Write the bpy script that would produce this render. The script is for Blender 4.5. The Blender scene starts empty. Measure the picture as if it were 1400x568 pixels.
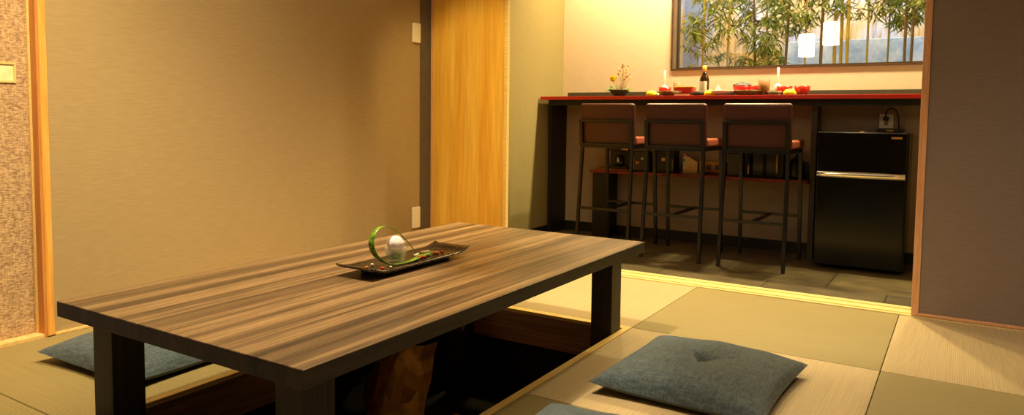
import bpy, bmesh, math, random
from mathutils import Vector, Matrix
random.seed(11)
S = bpy.context.scene
COL = S.collection
PI = math.pi
R = math.radians

# ------------------------------------------------------------------ materials
def lin(c):
    out = []
    for v in c:
        v /= 255.0
        out.append(v / 12.92 if v <= 0.04045 else ((v + 0.055) / 1.055) ** 2.4)
    return (out[0], out[1], out[2], 1.0)

class NM:
    """small node-material builder"""
    def __init__(s, name, rough=0.5, metal=0.0, spec=0.5):
        s.m = bpy.data.materials.new(name); s.m.use_nodes = True
        s.t = s.m.node_tree; s.b = s.t.nodes['Principled BSDF']
        s.out = s.t.nodes['Material Output']
        s.b.inputs['Roughness'].default_value = rough
        s.b.inputs['Metallic'].default_value = metal
        s.b.inputs['Specular IOR Level'].default_value = spec
        s.tc = None
    def n(s, typ, **kw):
        nd = s.t.nodes.new(typ)
        for k, v in kw.items():
            if k in nd.inputs: nd.inputs[k].default_value = v
            else: setattr(nd, k, v)
        return nd
    def l(s, a, b): s.t.links.new(a, b)
    def coords(s, scale=(1, 1, 1), rot=(0, 0, 0)):
        if s.tc is None: s.tc = s.n('ShaderNodeTexCoord')
        mp = s.n('ShaderNodeMapping'); mp.inputs['Scale'].default_value = scale
        mp.inputs['Rotation'].default_value = rot
        s.l(s.tc.outputs['Object'], mp.inputs['Vector']); return mp.outputs['Vector']
    def noise(s, scale, vec, detail=3.0, rough=0.5):
        nd = s.n('ShaderNodeTexNoise'); nd.inputs['Scale'].default_value = scale
        nd.inputs['Detail'].default_value = detail; nd.inputs['Roughness'].default_value = rough
        s.l(vec, nd.inputs['Vector']); return nd.outputs['Fac']
    def ramp(s, fac, stops):
        r = s.n('ShaderNodeValToRGB'); e = r.color_ramp.elements
        while len(e) < len(stops): e.new(0.5)
        for k, (p, c) in enumerate(stops): e[k].position = p; e[k].color = c
        s.l(fac, r.inputs['Fac']); return r.outputs['Color']
    def mix(s, a, b, fac, mode='MIX'):
        m = s.n('ShaderNodeMix'); m.data_type = 'RGBA'; m.blend_type = mode
        if isinstance(fac, float): m.inputs[0].default_value = fac
        else: s.l(fac, m.inputs[0])
        for k, v in ((6, a), (7, b)):
            if isinstance(v, tuple): m.inputs[k].default_value = v
            else: s.l(v, m.inputs[k])
        return m.outputs[2]
    def color(s, c):
        if isinstance(c, tuple): s.b.inputs['Base Color'].default_value = c
        else: s.l(c, s.b.inputs['Base Color'])
    def bump(s, h, strength=0.3, dist=0.002):
        b = s.n('ShaderNodeBump'); b.inputs['Strength'].default_value = strength
        b.inputs['Distance'].default_value = dist
        s.l(h, b.inputs['Height']); s.l(b.outputs['Normal'], s.b.inputs['Normal'])

def plain(name, c, rough=0.5, metal=0.0, spec=0.5, var=0.12, scale=30):
    """flat colour with a faint procedural mottling"""
    k = NM(name, rough, metal, spec); c = lin(c)
    d = tuple(x * (1 - var) for x in c[:3]) + (1,); h = tuple(min(1, x * (1 + var)) for x in c[:3]) + (1,)
    k.color(k.ramp(k.noise(scale, k.coords()), [(0.3, d), (0.7, h)])); return k.m

def wood(name, c0, c1, stretch, scale=14, rough=0.45, detail=5, lo=0.35, hi=0.65, spec=0.5):
    k = NM(name, rough, 0, spec)
    a = k.noise(scale, k.coords(stretch), detail, 0.6)
    b = k.noise(scale * 5, k.coords(stretch), 2)
    col = k.ramp(a, [(lo, lin(c0)), (hi, lin(c1))])
    k.color(k.mix(col, k.ramp(b, [(0.3, (0.72, 0.72, 0.72, 1)), (0.7, (1, 1, 1, 1))]), 0.6, 'MULTIPLY'))
    k.bump(b, 0.08, 0.001); return k.m

def wallpaper(name, c, stretch=(6, 1, 30), var=0.1):
    k = NM(name, 0.85, 0, 0.2); c = lin(c)
    d = tuple(x * (1 - var) for x in c[:3]) + (1,); h = tuple(min(1, x * (1 + var)) for x in c[:3]) + (1,)
    f = k.noise(9, k.coords(stretch), 5, 0.7)
    k.color(k.ramp(f, [(0.35, d), (0.65, h)])); k.bump(f, 0.15, 0.002); return k.m

def tatami(name, c0, c1, axis, per=0.0125, depth=0.25):
    """woven rush: ribs run along `axis` (0 = x, 1 = y)"""
    k = NM(name, 0.62, 0, 0.35)
    w = k.n('ShaderNodeTexWave'); w.wave_type = 'BANDS'; w.bands_direction = 'Y' if axis == 0 else 'X'
    w.inputs['Scale'].default_value = 2 * PI / per / 20
    w.inputs['Distortion'].default_value = 0.4; w.inputs['Detail'].default_value = 2
    k.l(k.coords(), w.inputs['Vector'])
    st = (3, 160, 1) if axis == 0 else (160, 3, 1)
    n = k.noise(1.0, k.coords(st), 3); big = k.noise(2.2, k.coords(), 2)
    col = k.ramp(w.outputs['Fac'], [(0.0, lin(c0)), (0.55, lin(c1))])
    col = k.mix(col, k.ramp(n, [(0.3, (0.78, 0.78, 0.75, 1)), (0.7, (1, 1, 1, 1))]), 0.7, 'MULTIPLY')
    col = k.mix(col, k.ramp(big, [(0.3, (0.9, 0.9, 0.88, 1)), (0.7, (1, 1, 1, 1))]), 0.7, 'MULTIPLY')
    k.color(col); k.bump(w.outputs['Fac'], depth, 0.0015); return k.m

def fabric(name, c0, c1, f=260, rough=0.9):
    k = NM(name, rough, 0, 0.15)
    a = k.noise(1.0, k.coords((f, f * 0.12, f * 0.4)), 2); b = k.noise(1.0, k.coords((f * 0.12, f, f * 0.4)), 2)
    m = k.mix(k.ramp(a, [(0.35, lin(c0)), (0.65, lin(c1))]), k.ramp(b, [(0.35, lin(c0)), (0.65, lin(c1))]), 0.5)
    k.color(m); k.bump(a, 0.35, 0.0015)
    k.b.inputs['Sheen Weight'].default_value = 0.15; return k.m

def pane(name, tint=(1, 1, 1, 1), ior=1.5, rough=0.0):
    """thin clear glass: see-through with a fresnel reflection"""
    m = bpy.data.materials.new(name); m.use_nodes = True; t = m.node_tree
    for nd in list(t.nodes): t.nodes.remove(nd)
    o = t.nodes.new('ShaderNodeOutputMaterial'); x = t.nodes.new('ShaderNodeMixShader')
    lw = t.nodes.new('ShaderNodeLayerWeight'); lw.inputs['Blend'].default_value = 0.5
    fr = t.nodes.new('ShaderNodeMath'); fr.operation = 'POWER'; fr.inputs[1].default_value = 4.0
    fm = t.nodes.new('ShaderNodeMath'); fm.operation = 'MULTIPLY_ADD'; f0 = ((ior - 1) / (ior + 1)) ** 2
    fm.inputs[1].default_value = 1 - f0; fm.inputs[2].default_value = f0
    t.links.new(lw.outputs['Facing'], fr.inputs[0]); t.links.new(fr.outputs[0], fm.inputs[0]); fr = fm
    tr = t.nodes.new('ShaderNodeBsdfTransparent'); tr.inputs['Color'].default_value = tint
    g = t.nodes.new('ShaderNodeBsdfGlossy'); g.inputs['Roughness'].default_value = rough
    t.links.new(fr.outputs[0], x.inputs[0]); t.links.new(tr.outputs[0], x.inputs[1]); t.links.new(g.outputs[0], x.inputs[2])
    t.links.new(x.outputs[0], o.inputs[0]); return m

def glow(name, c, strength):
    k = NM(name, 0.6); k.color(lin(c))
    k.b.inputs['Emission Color'].default_value = lin(c); k.b.inputs['Emission Strength'].default_value = strength
    return k.m

# ------------------------------------------------------------------ mesh helpers
class MB:
    def __init__(s): s.bm = bmesh.new()
    def box(s, x0, x1, y0, y1, z0, z1, bev=0.0, seg=2, rot=None, piv=None):
        vs = bmesh.ops.create_cube(s.bm, size=1)['verts']
        c = Vector(((x0 + x1) / 2, (y0 + y1) / 2, (z0 + z1) / 2))
        for v in vs: v.co = Vector((v.co.x * (x1 - x0), v.co.y * (y1 - y0), v.co.z * (z1 - z0))) + c
        if rot is not None:
            p = Vector(piv) if piv else c
            for v in vs: v.co = rot @ (v.co - p) + p
        if bev:
            es = list({e for v in vs for e in v.link_edges})
            bmesh.ops.bevel(s.bm, geom=es, offset=bev, segments=seg, affect='EDGES', profile=0.5)
        return s
    def bar(s, p, q, w, d, up=(0, 0, 1), bev=0.0):
        p, q = Vector(p), Vector(q); a = (q - p).normalized(); u = Vector(up)
        if abs(a.dot(u)) > 0.98: u = Vector((0, 1, 0))
        r = a.cross(u).normalized(); u = r.cross(a)
        vs = []
        for base in (p, q):
            for sx, sy in ((-1, -1), (1, -1), (1, 1), (-1, 1)):
                vs.append(s.bm.verts.new(base + r * (sx * w / 2) + u * (sy * d / 2)))
        fs = [(0, 1, 2, 3), (7, 6, 5, 4)] + [(i, 4 + i, 4 + (i + 1) % 4, (i + 1) % 4) for i in range(4)]
        for f in fs: s.bm.faces.new([vs[i] for i in f])
        if bev:
            es = list({e for v in vs for e in v.link_edges})
            bmesh.ops.bevel(s.bm, geom=es, offset=bev, segments=2, affect='EDGES', profile=0.5)
        return s
    def tube(s, pts, rad, n=8, cap=True):
        pts = [Vector(p) for p in pts]; rr = rad if isinstance(rad, (list, tuple)) else [rad] * len(pts)
        rings = []; u = None
        for i, p in enumerate(pts):
            a = (pts[min(i + 1, len(pts) - 1)] - pts[max(i - 1, 0)]).normalized()
            if u is None: u = Vector((0, 0, 1)) if abs(a.z) < 0.9 else Vector((1, 0, 0))
            u = (u - a * u.dot(a)).normalized(); w = a.cross(u)
            rings.append([s.bm.verts.new(p + (u * math.cos(2 * PI * k / n) + w * math.sin(2 * PI * k / n)) * rr[i]) for k in range(n)])
        for A, B in zip(rings, rings[1:]):
            for k in range(n):
                s.bm.faces.new([A[k], A[(k + 1) % n], B[(k + 1) % n], B[k]]).smooth = True
        if cap:
            s.bm.faces.new(list(reversed(rings[0]))); s.bm.faces.new(rings[-1])
        return s
    def lathe(s, prof, n=24, c=(0, 0, 0), sx=1.0, sy=1.0, smooth=True):
        c = Vector(c); rings = []
        for r, z in prof:
            if r < 1e-5: rings.append([s.bm.verts.new(c + Vector((0, 0, z)))])
            else: rings.append([s.bm.verts.new(c + Vector((r * sx * math.cos(2 * PI * k / n), r * sy * math.sin(2 * PI * k / n), z))) for k in range(n)])
        for A, B in zip(rings, rings[1:]):
            for k in range(n):
                k2 = (k + 1) % n
                if len(A) == 1 and len(B) == 1: continue
                if len(A) == 1: f = [A[0], B[k2], B[k]]
                elif len(B) == 1: f = [A[k], A[k2], B[0]]
                else: f = [A[k], A[k2], B[k2], B[k]]
                s.bm.faces.new(f).smooth = smooth
        return s
    def grid(s, fn, nu, nv, smooth=True, closed=False):
        g = [[s.bm.verts.new(fn(i / nu, j / nv)) for j in range(nv + 1)] for i in range(nu + 1)]
        for i in range(nu):
            for j in range(nv):
                s.bm.faces.new([g[i][j], g[i + 1][j], g[i + 1][j + 1], g[i][j + 1]]).smooth = smooth
        return s
    def poly(s, pts, th=None):
        vs = [s.bm.verts.new(p) for p in pts]; f = s.bm.faces.new(vs)
        if th:
            r = bmesh.ops.extrude_face_region(s.bm, geom=[f])
            for v in r['geom']:
                if isinstance(v, bmesh.types.BMVert): v.co += Vector(th)
        return s
    def sphere(s, c, r, sc=(1, 1, 1), u=16, v=10):
        vs = bmesh.ops.create_uvsphere(s.bm, u_segments=u, v_segments=v, radius=r)['verts']
        for x in vs:
            x.co = Vector((x.co.x * sc[0], x.co.y * sc[1], x.co.z * sc[2])) + Vector(c)
            for f in x.link_faces: f.smooth = True
        return s
    def build(s, name, m, parent=None, fix=True):
        if fix: bmesh.ops.recalc_face_normals(s.bm, faces=s.bm.faces)
        me = bpy.data.meshes.new(name); s.bm.to_mesh(me); s.bm.free(); me.materials.append(m)
        o = bpy.data.objects.new(name, me); COL.objects.link(o)
        if parent: o.parent = parent
        return o

def tag(o, label, cat, group=None, kind=None):
    o['label'] = label; o['category'] = cat
    if group: o['group'] = group
    if kind: o['kind'] = kind
    return o
def thing(name, label, cat, loc=(0, 0, 0), rz=0.0, group=None):
    o = bpy.data.objects.new(name, None); COL.objects.link(o); o.empty_display_size = 0.05
    o.location = loc; o.rotation_euler = (0, 0, rz); return tag(o, label, cat, group)
def struct(name, mb, m, parent=None, label=None):
    o = mb.build(name, m, parent)
    if not parent: o['kind'] = 'structure'
    if label: o['label'] = label
    return o
def kids(o): return [c for c in COL.objects if c.parent == o]
def dup(o, loc, rz, label, parent=None):
    c = o.copy(); COL.objects.link(c)
    if parent is None: c.location = loc; c.rotation_euler = (0, 0, rz); c['label'] = label
    else: c.parent = parent
    for ch in kids(o): dup(ch, None, None, None, c)
    return c

# ------------------------------------------------------------------ palette
M_wall = wallpaper('olive_wallpaper', (168, 145, 106), (1, 1.5, 26), 0.08)
M_wallbar = wallpaper('bar_wallpaper', (150, 136, 94), (2, 2, 8), 0.04)
M_wallback = wallpaper('cream_wallpaper', (236, 216, 196), (2, 2, 4), 0.03)
M_ceil = plain('ceiling_white', (215, 205, 190), 0.9)
M_panel = wallpaper('grey_brown_panel_paper', (138, 123, 114), (1.5, 1, 26), 0.09)
M_jamb = plain('grey_jamb', (92, 80, 66), 0.8)
M_orange = wood('orange_pine', (228, 156, 66), (248, 190, 96), (30, 30, 1.2), 3, 0.45)
M_reveal = wood('brown_pine', (196, 124, 60), (214, 146, 76), (30, 30, 1.2), 3, 0.5)
M_pine = wood('pine_door', (238, 172, 62), (252, 202, 92), (7, 7, 0.35), 2.2, 0.4, 4, 0.3, 0.7)
M_sill = wood('pale_pine', (236, 196, 120), (250, 216, 150), (1.5, 30, 30), 3, 0.4)
M_stile = wood('stile_pine', (226, 164, 116), (240, 188, 142), (30, 30, 1.5), 3, 0.5)
M_thr = wood('threshold_pine', (240, 210, 140), (252, 228, 168), (1.2, 40, 30), 3, 0.4)
M_tat_d = tatami('green_tatami', (140, 124, 78), (160, 143, 96), 0, 0.009, 0.12)  # darker and paler mats paint in how each weave direction reflects light
M_tat_l = tatami('pale_tatami', (184, 160, 120), (200, 177, 136), 1, 0.0068, 0.15)
M_dark = plain('black_lacquer', (20, 18, 16), 0.45, 0, 0.4)
M_black = plain('black_metal', (9, 8, 7), 0.3, 0.0, 0.5)
M_red = plain('red_lacquer', (206, 48, 32), 0.3, 0, 0.5, 0.05)
M_pitwood = wood('pit_wood', (124, 92, 60), (180, 140, 98), (1.2, 1.2, 22), 3, 0.5)
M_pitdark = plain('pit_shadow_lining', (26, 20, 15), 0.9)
M_leather = plain('brown_leather', (72, 36, 30), 0.36, 0, 0.4, 0.06, 60)
M_seat = plain('red_brown_leather', (150, 82, 62), 0.42, 0, 0.5, 0.06, 60)
M_white = plain('white_plastic', (238, 230, 215), 0.4, 0, 0.5, 0.02)
M_chrome = plain('chrome', (225, 222, 215), 0.16, 1.0, 0.5, 0.03)
M_gold = plain('gold_badge', (206, 165, 92), 0.35, 0.7)
M_yellow = plain('yellow_peel', (250, 222, 30), 0.5, 0, 0.4, 0.06, 60)
M_bowlred = plain('scarlet_lacquer', (214, 40, 26), 0.25, 0, 0.5, 0.05)
M_wcup = wood('cup_wood', (132, 84, 44), (168, 112, 62), (20, 20, 2), 4, 0.6)
M_glass = pane('clear_glass', (0.97, 0.98, 0.97, 1), 1.45)
M_winglass = pane('window_glass', (0.95, 0.97, 0.97, 1), 1.9)
M_stone = plain('dark_stoneware', (62, 52, 42), 0.5, 0, 0.4, 0.25, 60)
M_grey = plain('grey_stoneware', (150, 136, 110), 0.5, 0, 0.4, 0.2, 60)
M_frame = wood('window_frame_wood', (70, 48, 28), (98, 68, 40), (2, 30, 30), 3, 0.5)
M_jambw = plain('window_reveal', (92, 72, 56), 0.8)
M_cushion = fabric('slate_blue_cloth', (54, 66, 76), (95, 107, 113), 230)

def table_material(dark):
    k = NM('walnut_side' if dark else 'striped_walnut', 0.36 if not dark else 0.5, 0, 0.45)
    band = k.noise(1.0, k.coords((16, 0.10, 3)), 2.0, 0.55)
    med = k.noise(1.0, k.coords((42, 0.5, 10)), 3, 0.55)
    fine = k.noise(1.0, k.coords((210, 4.5, 40)), 3, 0.6)
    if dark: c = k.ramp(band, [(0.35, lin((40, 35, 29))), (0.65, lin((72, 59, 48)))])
    else:
        c = k.ramp(band, [(0.40, lin((72, 55, 38))), (0.52, lin((98, 76, 53))), (0.57, lin((150, 121, 86))), (0.66, lin((176, 144, 103)))])
        c = k.mix(c, k.ramp(med, [(0.36, lin((72, 56, 40))), (0.66, lin((178, 146, 106)))]), 0.34)
    c = k.mix(c, k.ramp(fine, [(0.38, (0.42, 0.39, 0.36, 1)), (0.56, (1, 1, 1, 1))]), 0.8, 'MULTIPLY')
    k.color(c); k.bump(fine, 0.12, 0.001); return k.m
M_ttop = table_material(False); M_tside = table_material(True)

def legwood():
    k = NM('dark_leg_wood', 0.5, 0, 0.4)
    f = k.noise(1.0, k.coords((90, 90, 3)), 4, 0.6)
    k.color(k.ramp(f, [(0.3, lin((34, 31, 27))), (0.7, lin((66, 58, 48)))])); k.bump(f, 0.1, 0.001); return k.m
M_leg = legwood()

def slate():
    k = NM('slate_tile', 0.42, 0, 0.5)
    b = k.n('ShaderNodeTexBrick'); b.offset = 0.5; b.inputs['Scale'].default_value = 1.0
    b.inputs['Brick Width'].default_value = 0.6; b.inputs['Row Height'].default_value = 0.6
    b.inputs['Mortar Size'].default_value = 0.004
    b.inputs['Color1'].default_value = lin((104, 92, 66)); b.inputs['Color2'].default_value = lin((88, 78, 56)); b.inputs['Mortar'].default_value = lin((54, 47, 34))
    k.l(k.coords(), b.inputs['Vector'])
    n = k.noise(5, k.coords((1, 2.2, 1)), 6, 0.62)
    k.color(k.mix(b.outputs['Color'], k.ramp(n, [(0.3, (0.35, 0.33, 0.3, 1)), (0.7, (1.25, 1.2, 1.1, 1))]), 0.85, 'MULTIPLY'))
    k.bump(n, 0.25, 0.004); return k.m
M_slate = slate()

def textile():
    k = NM('woven_door_cloth', 0.9, 0, 0.15)
    a = k.noise(1.0, k.coords((60, 60, 240)), 2, 0.5); b = k.noise(1.0, k.coords((200, 200, 45)), 2)
    big = k.noise(14, k.coords(), 3)
    c = k.mix(k.ramp(a, [(0.38, lin((134, 104, 76))), (0.6, lin((222, 188, 146)))]), k.ramp(b, [(0.35, lin((160, 128, 94))), (0.65, lin((220, 186, 146)))]), 0.45)
    k.color(k.mix(c, k.ramp(big, [(0.3, (0.8, 0.8, 0.8, 1)), (0.7, (1, 1, 1, 1))]), 0.6, 'MULTIPLY'))
    k.bump(a, 0.5, 0.003); return k.m
M_textile = textile()

# ------------------------------------------------------------------ the room shell
LW = -3.017                      # left wall face
TH0, TH1 = 3.677, 3.848          # threshold
struct('wall_left', MB().box(LW - 0.12, LW, 1.417, 3.678, -0.03, 2.5).box(LW - 0.12, LW, -1.8, 1.417, 2.0, 2.5), M_wall)
struct('wall_rear', MB().box(-3.2, 2.3, -1.92, -1.8, -0.03, 2.5), M_wall)
struct('wall_right', MB().box(2.2, 2.32, -1.8, 3.678, -0.03, 2.5), M_wall)
struct('wall_front', MB().box(LW - 0.12, 2.32, TH0 + 0.001, TH1, 2.02, 2.5).box(0.82, 2.32, TH0 + 0.05, TH1, -0.03, 2.02), M_panel)
struct('wall_pocket', MB().box(LW - 0.12, LW + 0.002, TH0 + 0.001, TH1 + 0.02, -0.03, 2.02), M_jamb)
struct('ceiling', MB().box(-3.14, 2.32, -1.92, TH1, 2.5, 2.56), M_ceil)
struct('wall_bar_left', MB().box(-2.87, -2.77, TH1 + 0.02, 5.33, -0.06, 2.5), M_wallbar)
WX0, WX1, WZ0, WZ1 = -1.867, -0.11, 1.238, 2.1
struct('wall_back', MB().box(-2.77, 0.42, 5.2, 5.32, -0.06, WZ0).box(-2.77, 0.42, 5.2, 5.32, WZ1, 2.5)
       .box(-2.77, WX0, 5.2, 5.32, WZ0, WZ1).box(WX1, 0.42, 5.2, 5.32, WZ0, WZ1), M_wallback)
struct('wall_back_shade', MB().box(-2.77, 0.3, 5.190, 5.1995, 0.046, 1.0), wallpaper('shaded_wall_tone', (158, 142, 130), (2, 2, 4), 0.05))  # darker sheet over the back wall paints in the shade below the counter
struct('wall_bar_right', MB().box(0.3, 0.42, TH1, 5.2, -0.06, 2.5), M_wallbar)
struct('ceiling_bar', MB().box(-3.02, 0.42, TH1, 5.33, 2.5, 2.56), M_ceil)
# floors: timber bed below the mats (round the pit) and the tiled bar floor
PX0, PX1, PY0, PY1 = -2.09, -1.147, 1.02, 2.802
struct('floor', MB().box(-3.14, PX0, -1.8, TH0, -0.09, -0.03).box(PX1, 2.3, -1.8, TH0, -0.09, -0.03)
       .box(PX0, PX1, -1.8, PY0, -0.09, -0.03).box(PX0, PX1, PY1, TH0, -0.09, -0.03), M_pitwood)
struct('floor_bar', MB().box(-2.87, 0.42, TH1 - 0.01, 5.33, -0.09, -0.03), M_slate)
# threshold of pale wood with two sliding grooves
th = MB()
for y0, y1, z in ((TH0, 3.701, 0.004), (3.701, 3.722, -0.003), (3.722, 3.785, 0.004), (3.785, 3.806, -0.003), (3.806, TH1, 0.004)):
    th.box(LW, 0.85, y0, y1, -0.09, z)
struct('trim_1', th, M_thr)
struct('baseboard_left', MB().box(LW, LW + 0.012, 1.417, 3.676, 0.0, 0.009), M_sill)
struct('baseboard_back', MB().box(-2.77, 0.3, 5.184, 5.2, -0.03, 0.045), M_dark)
struct('baseboard_bar_left', MB().box(-2.77, -2.758, TH1 + 0.02, 5.185, -0.03, 0.03), M_dark)
# post and sill of the left opening
struct('trim_2', MB().box(LW - 0.02, LW + 0.006, 1.391, 1.418, 0.0, 2.0, 0.002), M_orange)
struct('trim_3', MB().box(-3.062, -3.012, 1.380, 1.3908, 0.0, 2.0), M_reveal)
struct('trim_4', MB().box(-3.12, LW + 0.004, -1.8, 1.3915, -0.03, 0.012, 0.002), M_sill)
# left sliding door with woven cloth and a recessed wooden pull
d1 = MB().box(-3.09, -3.062, 0.45, 1.379, 0.013, 2.0).build('door_1', M_textile); d1['kind'] = 'structure'; d1['label'] = 'sliding door covered in tan woven cloth at the far left'
MB().box(-3.066, -3.055, 1.371, 1.3795, 0.013, 2.0).build('edge_strip', M_sill, d1)
pf = MB()
y0, y1, z0, z1 = 1.225, 1.329, 0.99, 1.066
pf.box(-3.064, -3.056, y0, y1, z0, z0 + 0.007).box(-3.064, -3.056, y0, y1, z1 - 0.007, z1)
pf.box(-3.064, -3.056, y0, y0 + 0.007, z0 + 0.007, z1 - 0.007).box(-3.064, -3.056, y1 - 0.007, y1, z0 + 0.007, z1 - 0.007)
pl = pf.build('door_pull', M_sill, d1)
MB().box(-3.0635, -3.061, y0 + 0.007, y1 - 0.007, z0 + 0.007, z1 - 0.007).build('pull_recess', plain('pull_pale', (250, 228, 178), 0.5), pl)
# right sliding panel (grey-brown paper in a thin wooden frame)
d2 = MB().box(-0.135, 0.80, 3.684, 3.698, 0.018, 1.99).build('door_2', M_panel); d2['kind'] = 'structure'; d2['label'] = 'grey brown papered sliding panel at the right'
MB().box(-0.165, -0.135, 3.679, 3.70, 0.006, 2.0, 0.002).build('stile', M_stile, d2)
MB().box(-0.135, 0.80, 3.679, 3.70, 0.006, 0.019, 0.002).build('bottom_rail', M_stile, d2)
MB().box(0.80, 0.83, 3.679, 3.70, 0.006, 2.0, 0.002).build('stile', M_stile, d2)
# pine sliding door behind the left pocket
d3 = MB().box(-2.99, -2.434, 3.786, 3.812, 0.0, 2.0).build('door_3', M_pine); d3['kind'] = 'structure'; d3['label'] = 'bright yellow pine sliding door beside the bar opening'
MB().box(-2.434, -2.41, 3.785, 3.813, 0.0, 2.0, 0.002).build('stile', M_sill, d3)
MB().box(-3.012, -2.99, 3.785, 3.813, 0.0, 2.0, 0.002).build('stile', M_stile, d3)

# ------------------------------------------------------------------ sunken pit
pit = MB()
pit.box(PX0 + 0.028, PX0 + 0.0285 + 0.004, PY0 + 0.023, PY1 - 0.035, -0.15, -0.012)
pit.box(PX1 - 0.029, PX1 - 0.025, PY0 + 0.023, PY1 - 0.035, -0.15, -0.012)
pit.box(PX0 + 0.028, PX1 - 0.025, PY1 - 0.04, PY1 - 0.036, -0.15, -0.012)
pit.box(PX0 + 0.028, PX1 - 0.025, PY0 + 0.018, PY0 + 0.022, -0.15, -0.012)
struct('wall_pit', pit, M_pitwood)
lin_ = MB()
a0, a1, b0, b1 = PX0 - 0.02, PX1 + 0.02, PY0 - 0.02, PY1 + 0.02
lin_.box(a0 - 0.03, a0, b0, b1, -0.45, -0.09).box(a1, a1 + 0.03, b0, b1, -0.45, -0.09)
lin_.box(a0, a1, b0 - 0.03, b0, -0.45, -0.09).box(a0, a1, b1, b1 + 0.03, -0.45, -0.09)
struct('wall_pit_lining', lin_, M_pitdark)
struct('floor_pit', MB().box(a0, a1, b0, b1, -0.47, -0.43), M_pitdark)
M_pittrim = wood('pit_trim', (252, 208, 112), (255, 226, 146), (20, 1.5, 20), 3, 0.4)
fr = MB()
fr.box(PX0, PX0 + 0.03, PY0, PY1, -0.03, 0.002).box(PX1 - 0.027, PX1, PY0, PY1, -0.03, 0.002)
fr.box(PX0 + 0.03, PX1 - 0.027, PY1 - 0.037, PY1, -0.03, 0.002).box(PX0 + 0.03, PX1 - 0.027, PY0, PY0 + 0.02, -0.03, 0.002)
struct('trim_5', fr, M_pittrim)

# crumpled brown sheet standing in the pit
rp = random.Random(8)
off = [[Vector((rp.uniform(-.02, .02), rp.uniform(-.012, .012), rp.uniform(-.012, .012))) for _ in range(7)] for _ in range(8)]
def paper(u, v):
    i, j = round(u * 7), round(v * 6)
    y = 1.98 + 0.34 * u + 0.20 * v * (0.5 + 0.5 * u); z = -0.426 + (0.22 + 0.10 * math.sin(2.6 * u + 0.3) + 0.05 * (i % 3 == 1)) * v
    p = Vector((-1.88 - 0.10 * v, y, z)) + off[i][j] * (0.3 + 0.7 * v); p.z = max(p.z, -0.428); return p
k = NM('brown_sheet', 0.9, 0, 0.05); k.color(k.ramp(k.noise(12, k.coords()), [(0.3, lin((66, 38, 6))), (0.7, lin((96, 60, 12)))]))
o = MB().grid(paper, 7, 6, smooth=False).build('crumpled_sheet', k.m)
tag(o, 'crumpled brown sheet standing inside the dark sunken pit', 'paper')
o = MB().box(-1.80, -1.50, 2.06, 2.44, -0.43, -0.395, 0.003).build('foot_board', wood('foot_board_wood', (176, 116, 52), (206, 146, 76), (2, 20, 20), 3))
tag(o, 'wooden foot board lying on the floor of the sunken pit', 'board')

# ------------------------------------------------------------------ tatami mats
XB = [LW + 0.013, PX0, PX1, -0.211, 0.725, 1.661]
YB = [-0.69, 0.18, PY0, 1.932, PY1, TH0]
names_x = ['along the left wall', 'in line with the table', 'right of the table', 'second column right of the table', 'far right column']
mat_labels = {
    (0, 1): 'tatami mat in the bottom left corner of the photo, nearest the sliding door',
    (0, 2): 'green tatami mat under the left cushion beside the wall', (0, 3): 'pale tatami mat between table and left wall, third from the camera',
    (0, 4): 'green tatami mat in the far left corner behind the table', (1, 1): 'green tatami mat just in front of the near table end',
    (1, 4): 'pale tatami mat between the far table end and the threshold', (2, 1): 'pale tatami mat nearest the camera right of the table',
    (2, 2): 'green tatami mat under the cushion cut by the bottom edge', (2, 3): 'pale ribbed tatami mat under the right cushion',
    (2, 4): 'green tatami mat between the right cushion and the threshold', (3, 1): 'green tatami mat below the right corner nearest the camera',
    (3, 2): 'pale tatami mat at the right, second from the camera', (3, 3): 'green tatami mat in the bottom right corner of the view',
    (3, 4): 'pale ribbed tatami mat in front of the grey brown sliding panel', (4, 4): 'green tatami mat before the right end of the grey brown panel'}
for (i, j), lab in mat_labels.items():
    x0, x1, y0, y1 = XB[i], XB[i + 1], YB[j], YB[j + 1]
    hx, hy = (x1 - x0) / 2 - 0.0012, (y1 - y0) / 2 - 0.0012
    if j == 4: hy -= 0.001
    o = MB().box(-hx, hx, -hy, hy, -0.03, 0.0, 0.0025).build('tatami_mat', M_tat_l if (i + j) % 2 and (i, j) != (0, 1) else M_tat_d)
    o.location = ((x0 + x1) / 2, (y0 + y1) / 2, 0); tag(o, lab, 'tatami mat', 'half-size tatami mats on the floor')
struct('floor_outer', MB().box(-3.0, 2.2, -1.8, -0.695, -0.03, 0).box(LW, PX1, -0.69, 0.178, -0.03, 0).box(PX1, 2.2, -0.69, 0.178, -0.03, 0)
       .box(0.727, 2.2, 0.18, PY1 - 0.002, -0.03, 0).box(1.663, 2.2, PY1, TH0 - 0.002, -0.03, 0), M_tat_d)

# ------------------------------------------------------------------ low table
TX0, TX1, TY0, TY1, TZ = -2.027, -1.081, 0.960, 2.755, 0.378
cx, cy = (TX0 + TX1) / 2, (TY0 + TY1) / 2
tab = thing('low_table', 'long low walnut table with striped top and dark legs over the sunken pit', 'table', (cx, cy, -0.43))
hx, hy = (TX1 - TX0) / 2, (TY1 - TY0) / 2
MB().box(-hx, hx, -hy, hy, TZ - 0.004 + 0.43, TZ + 0.43, 0.0015).build('tabletop', M_ttop, tab)
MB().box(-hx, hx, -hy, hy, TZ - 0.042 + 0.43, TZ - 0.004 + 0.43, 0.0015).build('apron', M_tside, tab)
for x0, x1 in ((-2.018, -1.924), (-1.269, -1.177)):
    for y0, y1 in ((1.047, 1.139), (2.655, 2.748)):
        MB().box(x0 - cx, x1 - cx, y0 - cy, y1 - cy, 0.0, TZ - 0.042 + 0.43, 0.002).build('leg', M_leg, tab)

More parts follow.
